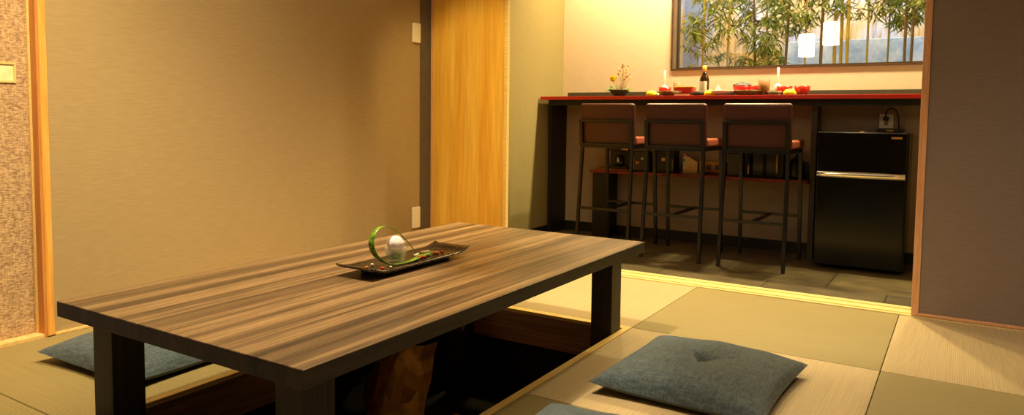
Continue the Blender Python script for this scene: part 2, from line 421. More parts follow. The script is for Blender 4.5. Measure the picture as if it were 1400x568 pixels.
# ------------------------------------------------------------------ floor cushions
def cushion(hw=0.275, hd=0.29, h=0.105, seed=1):
    rr = random.Random(seed); ph = [rr.uniform(0, 6) for _ in range(6)]
    def top(sign):
        def fn(a, b):
            u, v = a * 2 - 1, b * 2 - 1
            x = hw * u * (1 - 0.07 * (1 - v * v) * abs(u) ** 3); y = hd * v * (1 - 0.07 * (1 - u * u) * abs(v) ** 3)
            e = (max(0, 1 - abs(u) ** 2.6) * max(0, 1 - abs(v) ** 2.6)) ** 0.42
            seam = 0.026 + 0.012 * (u * u * v * v)
            if sign > 0:
                z = seam + (h - seam) * e
                r = math.hypot(u, v); ang = math.atan2(v, u)
                z -= 0.026 * math.exp(-(r / 0.09) ** 2) + 0.010 * math.exp(-(r / 0.3) ** 2)
                for q in (0.15, 1.75, 2.75, 4.6):
                    da = (ang - q + PI) % (2 * PI) - PI
                    z -= 0.010 * math.exp(-(da * r / 0.03) ** 2) * math.exp(-(r / 0.24) ** 2) * (abs(da) < 1.2)
                z += 0.003 * e * math.sin(5 * u + ph[0]) * math.sin(4 * v + ph[1]) + 0.0025 * e * math.sin(9 * u + 5 * v + ph[2])
            else: z = seam - seam * min(1, e * 1.25)
            return Vector((x, y, z))
        return fn
    m = MB().grid(top(1), 44, 44).grid(top(-1), 20, 20); return m
root = thing('floor_cushion', 'slate blue square floor cushion with a tufted centre on the mat right of the table', 'cushion', (-0.70, 2.325, 0.0), R(-1.5), 'slate blue floor cushions round the table')
c0 = cushion().build('cushion_body', M_cushion, root)
st = MB().tube([(-0.006, 0.0, 0.068), (0, 0, 0.071), (0.006, 0.002, 0.068)], 0.003, 6)
for q in (0.15, 1.75, 2.75, 4.6): st.tube([(0, 0, 0.071), (0.012 * math.cos(q), 0.012 * math.sin(q), 0.0735), (0.024 * math.cos(q), 0.024 * math.sin(q), 0.0755)], 0.0014, 5)
st.build('tuft_stitch', plain('dark_thread', (38, 46, 50), 0.8), root)
dup(root, (-0.715, 1.535, 0), R(1.5), 'slate blue floor cushion cut off by the bottom edge of the photo')
dup(root, (-2.455, 1.515, 0), R(1), 'slate blue floor cushion left of the table, partly hidden behind its near leg')

# ------------------------------------------------------------------ serving tray and dessert
k = NM('black_glazed_plate', 0.22, 0, 0.6); f = k.noise(95, k.coords(), 4, 0.75)
k.color(k.ramp(f, [(0.42, lin((26, 21, 17))), (0.58, lin((70, 54, 36))), (0.68, lin((176, 132, 84)))])); k.bump(f, 0.2, 0.001); M_tray = k.m
tr = thing('serving_plate', 'long black rectangular plate with upturned ends on the low table', 'plate', (-1.568, 1.848, TZ), R(0))
def tray_fn(off):
    def fn(a, b):
        u, v = a * 2 - 1, b * 2 - 1
        lip = 0.016 * max(0, (abs(v) - 0.72) / 0.28) ** 1.6 + 0.004 * max(0, (abs(u) - 0.8) / 0.2)
        return Vector((0.082 * u * (1 - 0.05 * abs(v) ** 4), 0.25 * v, 0.017 + lip + off))
    return fn
g = MB().grid(tray_fn(0.004), 10, 28).grid(tray_fn(-0.002), 10, 28)
bmesh.ops.remove_doubles(g.bm, verts=g.bm.verts, dist=1e-6)
bl = [e for e in g.bm.edges if e.is_boundary]; bmesh.ops.bridge_loops(g.bm, edges=bl)
g.build('plate_body', M_tray, tr)
MB().box(-0.05, 0.05, -0.17, 0.17, 0.0, 0.0155, 0.003).build('foot', M_tray, tr)
PZ = TZ + 0.0215                   # upper face of the plate
gl = thing('dessert_glass', 'small clear glass cup holding a pink white ball on the black plate', 'glass', (-1.563, 1.783, PZ))
prof = [(0.0, 0.0), (0.026, 0.0), (0.030, 0.004), (0.031, 0.02), (0.037, 0.046), (0.0385, 0.05), (0.036, 0.05), (0.033, 0.044), (0.027, 0.02), (0.024, 0.012), (0, 0.011)]
k = NM('cup_glass', 0.08, 0, 0.6); k.color(lin((226, 222, 205))); k.b.inputs['Alpha'].default_value = 0.3
MB().lathe(prof, 8, smooth=False).build('cup', k.m, gl)
MB().lathe([(0, 0.012), (0.0145, 0.0125), (0.0165, 0.02), (0.018, 0.03), (0, 0.032)], 16).build('dark_filling', plain('dark_jelly', (40, 48, 30), 0.3), gl)
k = NM('pink_white_ball', 0.8, 0, 0.2); f = k.noise(70, k.coords(), 4, 0.7)
k.color(k.ramp(f, [(0.35, lin((240, 192, 214))), (0.55, lin((255, 248, 250)))])); k.bump(f, 0.6, 0.003)
o = MB().sphere((0, 0, 0), 0.0285, (1, 1, 0.98), 24, 16).build('dessert_ball', k.m); o.location = (-1.563, 1.783, PZ + 0.06)
tag(o, 'pink and white round dessert ball sitting in the glass cup', 'dessert')
# curled strap leaf
P = [(-1.552, 1.965, 0.4065), (-1.552, 1.90, 0.402), (-1.53, 1.84, 0.4015), (-1.522, 1.78, 0.4015), (-1.53, 1.72, 0.405), (-1.55, 1.690, 0.425), (-1.562, 1.676, 0.45), (-1.568, 1.674, 0.48), (-1.57, 1.69, 0.508),
     (-1.572, 1.722, 0.522), (-1.574, 1.765, 0.517), (-1.578, 1.81, 0.495), (-1.585, 1.86, 0.460), (-1.592, 1.905, 0.424), (-1.597, 1.925, 0.4065)]
W = [0.008, 0.021, 0.018, 0.012, 0.012, 0.014, 0.015, 0.014, 0.011, 0.008, 0.0055, 0.004, 0.003, 0.0025, 0.0015]
fine_p, fine_w = [], []
for i in range(len(P) - 1):
    for q in range(4):
        t = q / 4; p0, p1, p2, p3 = [Vector(P[max(0, min(len(P) - 1, i + d))]) for d in (-1, 0, 1, 2)]
        fine_p.append(0.5 * ((2 * p1) + (p2 - p0) * t + (2 * p0 - 5 * p1 + 4 * p2 - p3) * t * t + (3 * p1 - p0 - 3 * p2 + p3) * t ** 3)); fine_w.append(W[i] * (1 - t) + W[i + 1] * t)
fine_p.append(Vector(P[-1])); fine_w.append(W[-1])
N_ = len(fine_p) - 1
def leaf_fn(a, b):
    i = round(a * N_); s_ = (b * 2 - 1)
    nrm = Vector((1, 0.25, 0)) if 4 * 4 < i else Vector((0.9, 0, 0.1))
    p = fine_p[i] + nrm.normalized() * s_ * fine_w[i] * 0.7; p.z = max(p.z + 0.002 * abs(s_), PZ + 0.0006); return p
k = NM('green_leaf', 0.35, 0, 0.5); f = k.noise(120, k.coords(), 3)
k.color(k.ramp(f, [(0.35, lin((62, 110, 22))), (0.65, lin((150, 190, 40)))])); k.b.inputs['Subsurface Weight'].default_value = 0.0
o = MB().grid(leaf_fn, N_, 2).build('leaf_garnish', k.m, None, False)
sm = o.modifiers.new('thick', 'SOLIDIFY'); sm.thickness = 0.0012; sm.offset = 1
tag(o, 'green strap leaf curled into a loop round the glass cup', 'leaf')
# small garnish pieces on the plate
gm = {n: plain('garnish_' + n, c, 0.45, 0, 0.4, 0.1, 80) for n, c in dict(red=(196, 60, 40), cream=(240, 226, 190), green=(130, 176, 44), orange=(226, 140, 60), brown=(96, 60, 36)).items()}
gz = [('red', -1.535, 1.885, .030, .012, 'red sliver of garnish beside the glass cup on the black plate'),
      ('cream', -1.575, 1.905, .034, .010, 'cream strip of garnish behind the red sliver on the plate'),
      ('green', -1.545, 1.925, .026, .014, 'green chunk of garnish in the middle of the plate'),
      ('cream', -1.585, 1.965, .036, .009, 'long cream stick of garnish nearest the back rim of the plate'),
      ('orange', -1.545, 1.975, .022, .012, 'orange garnish piece on the far half of the plate'),
      ('brown', -1.575, 1.938, .024, .012, 'dark brown garnish piece behind the green chunk'),
      ('red', -1.54, 2.003, .014, .009, 'small red garnish bit farthest along the plate'),
      ('red', -1.52, 1.672, .012, .009, 'small red garnish bit at the near end of the plate'),
      ('cream', -1.51, 1.70, .009, .007, 'tiny cream garnish crumb at the front rim of the plate'),
      ('orange', -1.57, 1.655, .012, .008, 'small orange garnish bit at the left end of the plate'),
      ('cream', -1.585, 1.695, .011, .008, 'small cream garnish bit behind the leaf loop')]
for q, (c, x, y, l, w, lab) in enumerate(gz):
    o = MB().box(-w / 2, w / 2, -l / 2, l / 2, 0, 0.008, 0.003).build('garnish_piece', gm[c]); o.location = (x, y, PZ + 0.0003); o.rotation_euler.z = q * 0.9 % 1.2 - 0.6
    tag(o, lab, 'garnish', 'garnish pieces on the black plate')

# ------------------------------------------------------------------ white wall plates
def wall_plate(z0, z1, lab):
    o = MB().box(LW + 0.0005, LW + 0.018, 3.594, 3.668, z0, z1, 0.006, 3).build('wall_plate', M_white)
    tag(o, lab, 'wall plate', 'white plates at the end of the left wall')
wall_plate(1.352, 1.478, 'white plastic plate high up at the end of the left wall')
wall_plate(0.150, 0.288, 'white plastic plate low at the end of the left wall, above the table edge')

# ------------------------------------------------------------------ bar counter
bc = thing('bar_counter', 'long bar counter with red lacquer edge and black supports along the window wall', 'counter', (-1.24, 5.0, -0.03))
def ctr(mb, name, m):
    o = mb.build(name, m, bc); o.location = (1.24, -5.0, 0.03); return o
ctr(MB().box(-2.752, 0.29, 4.812, 5.19, 1.0155, 1.040, 0.001), 'countertop', plain('dark_counter_laminate', (84, 66, 54), 0.35))
ctr(MB().box(-2.754, 0.29, 4.80, 4.8118, 1.0150, 1.0404, 0.0015), 'front_edge', M_red)
ctr(MB().box(-2.70, 0.29, 5.145, 5.19, 1.041, 1.082, 0.002), 'back_ledge', plain('ledge_grey', (86, 78, 64), 0.5))
ctr(MB().box(-2.735, 0.29, 4.90, 4.93, 0.975, 1.015), 'apron', M_dark)  # black strip put in for the shadow below the counter's front edge
ctr(MB().box(-2.752, -2.725, 4.93, 5.183, 0.0 - 0.03, 1.015, 0.001), 'side_panel', M_dark)
ctr(MB().box(-0.842, -0.808, 5.03, 5.183, -0.03, 0.975, 0.001), 'support_panel', plain('dark_grey_board', (62, 56, 50), 0.5))
ctr(MB().box(-2.42, -0.845, 5.0, 5.183, 0.463, 0.487, 0.002), 'lower_shelf', plain('dark_red_board', (128, 26, 22), 0.35))
ctr(MB().box(-2.41, -2.27, 5.03, 5.183, -0.03, 0.463, 0.001), 'shelf_support', M_dark)

# ------------------------------------------------------------------ bar stools
def stool():
    r = thing('bar_stool', 'brown leather bar stool nearest the fridge, rightmost of the three', 'bar stool', (-1.063, 4.435, -0.03), 0, 'brown leather bar stools at the counter')
    def back(a, b):
        u, v = a * 2 - 1, b
        return Vector((u * 0.204, 0.03 * v, v))
    lean = Matrix.Rotation(R(4), 3, 'X')
    pad = MB().box(-0.204, 0.204, 0.058, 0.10, 0.722, 1.012, 0.019, 4, lean, (0, 0.08, 0.72))
    pad.build('backrest', M_leather, r)
    bf = MB()
    bf.box(-0.198, -0.173, 0.034, 0.0575, 0.722, 0.905, 0.002, 1, lean, (0, 0.08, 0.72)).box(0.173, 0.198, 0.034, 0.0575, 0.722, 0.905, 0.002, 1, lean, (0, 0.08, 0.72))
    bf.box(-0.173, 0.173, 0.034, 0.0575, 0.885, 0.905, 0.002, 1, lean, (0, 0.08, 0.72)).box(-0.173, 0.173, 0.034, 0.0575, 0.722, 0.742, 0.002, 1, lean, (0, 0.08, 0.72))
    bf.build('back_frame', M_black, r)
    MB().box(-0.203, 0.203, 0.104, 0.475, 0.733, 0.785, 0.014, 3).build('seat', M_seat, r)
    sf = MB().bar((-0.185, 0.05, 0.719), (-0.185, 0.455, 0.719), 0.022, 0.026).bar((0.185, 0.05, 0.719), (0.185, 0.455, 0.719), 0.022, 0.026)
    sf.bar((-0.174, 0.444, 0.719), (0.174, 0.444, 0.719), 0.022, 0.026).bar((-0.174, 0.06, 0.719), (0.174, 0.06, 0.719), 0.022, 0.026)
    sf.build('seat_frame', M_black, r)
    for s_ in (-1, 1):
        MB().bar((s_ * 0.193, 0.0, 0.0), (s_ * 0.187, 0.062, 0.73), 0.022, 0.022, (0, 1, 0), 0.002).build('leg', M_black, r)
        MB().bar((s_ * 0.190, 0.505, 0.0), (s_ * 0.187, 0.448, 0.71), 0.022, 0.022, (0, 1, 0), 0.002).build('leg', M_black, r)
    MB().bar((-0.18, 0.026, 0.288), (0.18, 0.026, 0.288), 0.018, 0.018).bar((-0.178, 0.481, 0.292), (0.178, 0.481, 0.292), 0.018, 0.018).bar((0.0, 0.033, 0.289), (0.0, 0.474, 0.291), 0.018, 0.018).build('footrest', M_black, r)
    return r
st0 = stool()
dup(st0, (-1.573, 4.435, -0.03), 0, 'brown leather bar stool in the middle, second from the fridge')
dup(st0, (-2.063, 4.455, -0.03), R(-1.5), 'brown leather bar stool farthest from the fridge, nearest the pine door')

# ------------------------------------------------------------------ fridge
fg = thing('fridge', 'black two door mini fridge with chrome handle strip under the counter', 'fridge', (-0.513, 4.75, -0.03), R(0.6))
M_fr = plain('fridge_black', (8, 8, 8), 0.16, 0, 0.3, 0.05)
W2 = 0.243
MB().box(-W2 + 0.006, W2 + 0.008, 0.046, 0.43, 0.012, 0.838, 0.005).build('body', M_fr, fg)
ud = MB().box(-W2, W2, 0, 0.045, 0.594, 0.842, 0.006, 3).build('door', M_fr, fg); ud['label'] = 'upper freezer door'
MB().box(W2 - 0.085, W2 - 0.027, -0.002, 0.0, 0.806, 0.818, 0.0005, 1).build('badge', M_gold, ud)
ld = MB().box(-W2, W2, 0, 0.045, 0.024, 0.574, 0.006, 3).build('door', M_fr, fg); ld['label'] = 'lower fridge door'
def handle(a, b):
    u = a * 2 - 1; t = b * 2 * PI; hh = 0.017 + 0.004 * (1 - u * u); dd = 0.012 + 0.012 * (1 - u ** 4)
    return Vector((W2 * 0.985 * u, -0.002 - dd * (0.5 + 0.5 * math.cos(t)), 0.584 + hh * math.sin(t)))
MB().grid(handle, 24, 14).build('handle', M_chrome, fg)
MB().box(-W2 + 0.004, W2 - 0.004, 0.004, 0.042, 0.576, 0.592).build('door_gap', M_dark, fg)
for s_ in (-1, 1): MB().lathe([(0, 0), (0.014, 0), (0.014, 0.014), (0, 0.014)], 12, (s_ * 0.19, 0.08, 0)).build('foot', M_dark, fg)
for s_ in (-1, 1): MB().lathe([(0, 0), (0.014, 0), (0.014, 0.014), (0, 0.014)], 12, (s_ * 0.19, 0.38, 0)).build('foot', M_dark, fg)
o = MB().box(-0.012, 0.012, 0.006, 0.03, 0.842, 0.846, 0.001, 1).build('hinge_cap', M_gold, fg)
o = thing('power_strip', 'flat black power adapter lying on top of the fridge', 'adapter', (-0.375, 4.93, 0.8125))
MB().box(-0.075, 0.075, -0.035, 0.035, 0, 0.022, 0.004).build('case', M_dark, o)
MB().box(-0.02, 0.02, -0.039, -0.0352, 0.007, 0.015, 0.001, 1).build('switch', M_gold, o)
# wall outlet with plug and cord
ou = thing('wall_outlet', 'white wall outlet above the fridge with a black plug', 'outlet', (-0.42, 5.19, 0.88))
MB().box(-0.04, 0.04, -0.012, -0.0005, -0.045, 0.045, 0.004).build('face_plate', plain('outlet_white', (244, 240, 232), 0.5), ou)
MB().box(-0.012, 0.012, -0.016, -0.0122, -0.026, 0.004, 0.002).build('socket', M_grey, ou)
pg = thing('power_plug', 'black plug and cord looping from the outlet down behind the fridge', 'plug', (-0.42, 5.173, 0.895))
MB().box(-0.016, 0.016, -0.036, -0.0, -0.012, 0.014, 0.005).build('plug', M_dark, pg)
cd = [(0, -0.03, 0.012), (0.0, -0.05, 0.035), (0.012, -0.055, 0.06), (0.035, -0.055, 0.068), (0.06, -0.05, 0.05), (0.072, -0.042, 0.01), (0.074, -0.03, -0.04), (0.078, -0.02, -0.1)]
MB().tube(cd, 0.005, 8).build('cord', M_dark, pg)

# ------------------------------------------------------------------ appliances on the lower shelf
SZ = 0.4875
o = MB().box(-2.385, -2.11, 5.012, 5.11, SZ, SZ + 0.012, 0.003).build('wooden_tray', M_wcup); tag(o, 'thin brown wooden tray at the left end of the lower red shelf', 'tray')
cm = thing('coffee_maker', 'black coffee maker standing on the wooden tray under the left stool', 'coffee maker', (-2.21, 5.075, SZ + 0.0125))
MB().box(-0.08, 0.08, -0.03, 0.03, 0.0, 0.018, 0.004).box(-0.08, 0.08, 0.01, 0.034, 0.018, 0.17, 0.004).box(-0.08, 0.08, -0.03, 0.034, 0.135, 0.175, 0.006).build('body', M_dark, cm)
MB().lathe([(0, 0.0), (0.03, 0.0), (0.036, 0.03), (0.03, 0.07), (0.018, 0.085), (0, 0.085)], 16, (0, -0.0 - 0.005, 0.0182), 1, 0.6).build('carafe', plain('smoked_glass', (40, 38, 36), 0.1, 0, 0.7), cm)
MB().box(-0.004, 0.01, -0.0335, -0.0302, 0.05, 0.08, 0.001, 1).build('label_plate', M_white, cm)
MB().bar((0.03, -0.033, 0.15), (0.085, -0.033, 0.146), 0.01, 0.01).build('handle', M_gold, cm)
jb = thing('radio', 'small black radio with a pale dial between the left and middle stools', 'radio', (-2.02, 5.09, SZ))
MB().box(-0.065, 0.06, -0.04, 0.06, 0.0, 0.15, 0.006).build('body', M_black, jb)
MB().lathe([(0, 0), (0.011, 0.0), (0.011, 0.004), (0, 0.005)], 14).build('dial', M_white, jb).matrix_local = Matrix.Translation((0.005, -0.0405, 0.095)) @ Matrix.Rotation(R(90), 4, 'X')
MB().box(-0.064, -0.058, -0.043, -0.0402, 0.01, 0.11, 0.001, 1).build('light_strip', plain('pale_blue_strip', (140, 165, 205), 0.4), jb)
MB().box(-0.048, -0.02, -0.043, -0.0402, 0.055, 0.075, 0.001, 1).build('panel_sticker', plain('amber_sticker', (214, 140, 50), 0.5), jb)
sp = thing('speaker_box', 'dark box with a small amber label under the middle stool', 'box', (-1.845, 5.1, SZ))
MB().box(-0.07, 0.075, -0.05, 0.06, 0.0, 0.16, 0.004).build('body', M_dark, sp)
MB().box(-0.02, 0.006, -0.0525, -0.0502, 0.085, 0.108, 0.001, 1).build('label_patch', plain('cream_sticker', (232, 190, 120), 0.5), sp)
MB().box(0.015, 0.022, -0.0525, -0.0502, 0.083, 0.108, 0.001, 1).build('label_patch', M_white, sp)
MB().box(0.06, 0.066, -0.0525, -0.0502, 0.015, 0.10, 0.001, 1).build('edge_strip', M_grey, sp)
mc = thing('card_stand', 'cream slanted card stand with white edges on the lower shelf', 'card stand', (-1.665, 5.09, SZ))
MB().box(-0.06, 0.09, -0.03, 0.03, 0.0, 0.006, 0.001, 1).build('base', M_white, mc)
MB().poly([(-0.035, -0.006, 0.0062), (0.055, -0.006, 0.0062), (0.055, -0.006, 0.085), (-0.022, -0.006, 0.125), (-0.035, -0.006, 0.125)], (0, 0.012, 0)).build('card', plain('cream_card', (226, 196, 150), 0.6), mc)
MB().box(-0.05, -0.0355, -0.006, 0.006, 0.0062, 0.12, 0.001, 1).build('edge', plain('white_blue_edge', (214, 222, 235), 0.4), mc)
MB().box(-0.052, -0.032, -0.011, -0.0065, 0.085, 0.105, 0.003).build('blue_clip', plain('blue_plastic', (96, 160, 226), 0.4), mc)
MB().sphere((-0.04, 0, 0.132), 0.01).build('pink_knob', plain('pink_plastic', (222, 140, 130), 0.4), mc)
MB().box(0.0745, 0.088, -0.006, 0.006, 0.0062, 0.09, 0.001, 1).build('edge', plain('white_edge', (216, 216, 220), 0.4), mc)
wo = thing('double_socket', 'tan double socket plate on the wall just above the lower shelf', 'socket', (-1.52, 5.1898, SZ + 0.048))
MB().box(-0.063, 0.063, -0.012, 0, -0.042, 0.04, 0.003).build('face_plate', plain('tan_plate', (220, 170, 104), 0.5, 0, .5, .2, 90), wo)
for s_ in (-1, 1): MB().box(s_ * 0.03 - 0.014, s_ * 0.03 + 0.014, -0.0165, -0.0122, -0.016, 0.016, 0.004).build('socket', plain('blue_grey_socket', (90, 100, 130), 0.4), wo)
o = MB().box(-1.432, -1.408, 5.08, 5.17, SZ, SZ + 0.085, 0.002).build('slim_box', plain('ochre_card', (206, 150, 72), 0.6)); tag(o, 'slim ochre box wedged beside the dark olive canister', 'box')
cn = thing('storage_canister', 'dark olive square canister left of the microwave', 'canister', (-1.325, 5.1, SZ))
MB().box(-0.062, 0.05, -0.05, 0.06, 0, 0.155, 0.006).build('body', plain('olive_tin', (58, 52, 32), 0.5), cn); MB().box(-0.065, 0.053, -0.053, 0.063, 0.1555, 0.18, 0.006).build('lid', M_dark, cn)
mw = thing('microwave', 'black microwave with a glass door and gold handle under the right stool', 'microwave', (-1.135, 5.1, SZ))
MB().box(-0.125, 0.125, -0.06, 0.075, 0.0, 0.2, 0.004).build('body', M_dark, mw)
dr = MB().box(-0.122, 0.095, -0.07, -0.0605, 0.01, 0.19, 0.003).build('door', plain('door_black_glass', (20, 20, 24), 0.08, 0, 0.7), mw)
MB().box(-0.105, -0.097, -0.074, -0.0705, 0.02, 0.08, 0.001, 1).build('trim_strip', M_gold, dr)
MB().tube([(0.088, -0.071, 0.03), (0.088, -0.085, 0.04), (0.088, -0.085, 0.15), (0.088, -0.071, 0.16)], 0.006, 8).build('handle', M_gold, dr)
kt = thing('electric_kettle', 'small black kettle between the microwave and the support board', 'kettle', (-0.935, 5.1, SZ))
MB().lathe([(0, 0), (0.05, 0), (0.052, 0.02), (0.045, 0.1), (0.036, 0.135), (0, 0.14)], 20).build('body', M_black, kt); MB().lathe([(0, 0.139), (0.03, 0.14), (0.012, 0.15), (0.012, 0.165), (0, 0.167)], 14).build('lid', M_dark, kt)
MB().tube([(0.042, -0.01, 0.115), (0.068, -0.014, 0.11), (0.07, -0.014, 0.06), (0.05, -0.01, 0.03)], 0.006, 8).build('handle', M_dark, kt)

# ------------------------------------------------------------------ things on the counter
CZ = 1.0405
# flower arrangement
fa = thing('flower_arrangement', 'yellow flower and thin twigs arranged in a dark boat shaped bowl on the counter', 'flower arrangement', (-2.165, 4.95, CZ))
MB().lathe([(0, 0.0), (0.035, 0.0), (0.042, 0.006), (0.078, 0.04), (0.085, 0.05), (0.08, 0.051), (0.06, 0.03), (0.03, 0.012), (0, 0.01)], 24, (0, 0, 0), 1, 0.6).build('bowl', M_stone, fa)
M_stem = plain('twig_green', (206, 176, 76), 0.6); M_lf = plain('leaf_bright', (110, 150, 30), 0.5); M_bud = plain('dried_bud', (206, 130, 60), 0.7)
rf = random.Random(3)
tips = [(-0.03, 0.14), (0.015, 0.215), (0.045, 0.175), (0.03, 0.19), (0.062, 0.225), (-0.015, 0.165), (0.085, 0.135), (0.02, 0.235), (0.048, 0.145), (-0.045, 0.15), (0.0, 0.19), (0.03, 0.225), (0.052, 0.20), (0.02, 0.16), (0.06, 0.15), (-0.01, 0.205), (0.035, 0.125), (0.075, 0.16)]
for q, (tx, tz_) in enumerate(tips):
    sx = 0.02 * rf.uniform(-1, 1); mid = Vector(((sx + tx) / 2 + rf.uniform(-.012, .012), rf.uniform(-.01, .01), tz_ * 0.55))
    MB().tube([(sx, 0, 0.014), mid, (tx, 0, tz_)], 0.0011, 5).build('stem', M_stem, fa)
    MB().sphere((tx, 0, tz_), rf.uniform(.005, .008), (1, 1, .9), 8, 6).build('bud', M_bud if q % 3 else M_yellow, fa)
fl = MB()
for q in range(40):
    a = q * 2.4; e = 0.2 + 1.3 * (q / 40); d = Vector((math.cos(a) * math.cos(e), math.sin(a) * math.cos(e), math.sin(e)))
    c = Vector((-0.052, -0.01, 0.128)); s1 = d.cross(Vector((0, 0, 1))).normalized() * 0.006
    fl.poly([c, c + d * 0.019 + s1 * 1.3, c + d * 0.033, c + d * 0.019 - s1 * 1.3])
fl.sphere((-0.052, -0.01, 0.128), 0.021, (1, 1, .8), 10, 8)
fl.build('flower_head', M_yellow, fa)
MB().tube([(-0.012, 0, 0.014), (-0.03, -0.005, 0.07), (-0.05, -0.01, 0.12)], 0.0025, 6).build('stem', M_stem, fa)
for q, (x, z, l, an) in enumerate([(-0.05, 0.05, .055, 2.9), (-0.04, 0.055, .05, 2.4), (-0.02, .06, .05, 1.9), (0.05, 0.05, .06, -0.1), (0.03, .06, .04, .7), (-0.03, 0.048, .07, 3.2)]):
    d = Vector((math.cos(an), -0.2, math.sin(an) * 0.6)); b = Vector((x, -0.01, z)); u = Vector((0, 0.5, 0.5)) * 0.02
    MB().poly([b, b + d * l * .5 + u, b + d * l, b + d * l * .5 - u]).build('leaf', M_lf, fa)

def lath(name, prof, m, loc, label, cat, group=None, n=24, sx=1, sy=1):
    o = MB().lathe(prof, n, (0, 0, 0), sx, sy).build(name, m); o.location = loc; return tag(o, label, cat, group)
def bowl_prof(r, h, foot=0.55, t=0.004):
    return [(0, 0), (r * foot, 0), (r * foot, 0.006), (r * 0.85, h * 0.45), (r, h), (r - t, h), (r * 0.82 - t, h * 0.5), (r * 0.5, 0.012), (0, 0.011)]
def plate_prof(r, h): return [(0, 0), (r * .55, 0), (r * .6, 0.004), (r, h), (r, h + .003), (r * .58, 0.008), (0, 0.008)]

# slender vases: white bulb, tall clear neck
fl0 = thing('slender_vase', 'white bulb vase with a tall thin clear neck behind the left citrus half', 'vase', (-1.852, 5.04, CZ), 0, 'white slender necked vases on the counter')
MB().lathe([(0, 0), (0.018, 0.0), (0.018, 0.003), (0.012, 0.012), (0.02, 0.034), (0.0235, 0.055), (0.018, 0.074), (0.009, 0.084), (0, 0.084)], 20).build('bulb', plain('bulb_white', (250, 246, 236), 0.35, 0, .5, .02), fl0)
k = NM('milky_glass', 0.15, 0, 0.5); k.color(lin((252, 246, 238))); k.b.inputs['Alpha'].default_value = 0.42
MB().lathe([(0, 0.0845), (0.008, 0.085), (0.0065, 0.105), (0.0085, 0.19), (0.0075, 0.19), (0.005, 0.105), (0, 0.09)], 16).build('neck', k.m, fl0)
dup(fl0, (-1.063, 5.04, CZ), 0, 'white bulb vase with a tall thin clear neck behind the right red bowls')
# yellow citrus halves
def citrus(loc, lab):
    o = MB().lathe([(0, 0), (0.034, 0.0), (0.041, 0.008), (0.038, 0.022), (0.026, 0.034), (0.012, 0.0385), (0, 0.04)], 20).build('yellow_citrus', M_yellow); o.location = loc
    tag(o, lab, 'citrus fruit', 'yellow citrus halves along the counter edge')
citrus((-1.885, 4.87, CZ), 'yellow citrus half at the counter edge left of the red box')
citrus((-1.468, 4.87, CZ), 'yellow citrus half at the counter edge in front of the bottle')
citrus((-0.953, 4.87, CZ), 'yellow citrus half at the counter edge before the right red bowls')
o = MB().sphere((0, 0, 0.011), 0.011).build('chopstick_rest', M_white); o.location = (-1.836, 4.86, CZ); tag(o, 'tiny white round chopstick rest next to the left citrus half', 'chopstick rest')
# left setting
lath('serving_dish', plate_prof(0.085, 0.032), plain('bronze_glaze', (120, 84, 40), 0.3), (-1.768, 4.92, CZ), 'bronze dark dish below the left red box', 'dish', None, 28, 1, 0.8)
bxr = thing('lacquer_box', 'red lacquer box with gold lid rim in the left setting', 'box', (-1.70, 5.045, CZ))
MB().box(-0.065, 0.065, -0.045, 0.045, 0, 0.062, 0.004).build('body', M_bowlred, bxr); MB().box(-0.067, 0.067, -0.047, 0.047, 0.0625, 0.072, 0.003).build('lid', plain('orange_gold', (226, 150, 60), 0.35), bxr)
lath('lacquer_bowl', bowl_prof(0.046, 0.066), M_bowlred, (-1.835, 5.0, CZ), 'red bowl behind the left citrus half', 'bowl', 'red lacquer bowls on the counter')
lath('wooden_cup', [(0, 0), (.03, 0), (.036, .105), (.033, .105), (.028, .006), (0, .006)], M_wcup, (-1.775, 5.105, CZ), 'brown wooden cup behind the left red box', 'cup', 'brown wooden cups on the counter')
nk = MB().poly([(-0.05, -0.03, 0), (0.06, -0.03, 0), (0.03, 0.03, 0), (-0.05, 0.03, 0)], (0, 0, 0.012)); o = nk.build('folded_napkin', plain('white_linen', (250, 244, 226), 0.8)); o.location = (-1.655, 4.86, CZ); tag(o, 'white folded napkin on the counter edge right of the left red box', 'napkin')
lath('sauce_dish', bowl_prof(0.045, 0.028, .6), M_stone, (-1.575, 4.93, CZ), 'small dark dish just left of the bottle', 'dish')
# bottle
bt = thing('bottle', 'dark brown bottle with a gold cap and white label on the counter', 'bottle', (-1.555, 5.02, CZ))
MB().lathe([(0, 0), (0.031, 0), (0.033, 0.004), (0.033, 0.115), (0.028, 0.135), (0.014, 0.158), (0.0125, 0.175), (0, 0.175)], 24).build('glass_body', plain('brown_glass', (40, 22, 12), 0.12, 0, 0.6), bt)
MB().lathe([(0, 0.1755), (0.0135, 0.1755), (0.0145, 0.178), (0.0145, 0.215), (0, 0.217)], 20).build('cap', plain('gold_foil', (240, 170, 60), 0.35, 0.3), bt)
MB().grid(lambda a, b: Vector((0.0336 * math.sin((a - 0.5) * 1.7), -0.0336 * math.cos((a - 0.5) * 1.7), 0.03 + 0.075 * b)), 10, 2).build('label_paper', plain('white_label', (232, 226, 214), 0.6, 0, .3, .25, 50), bt)
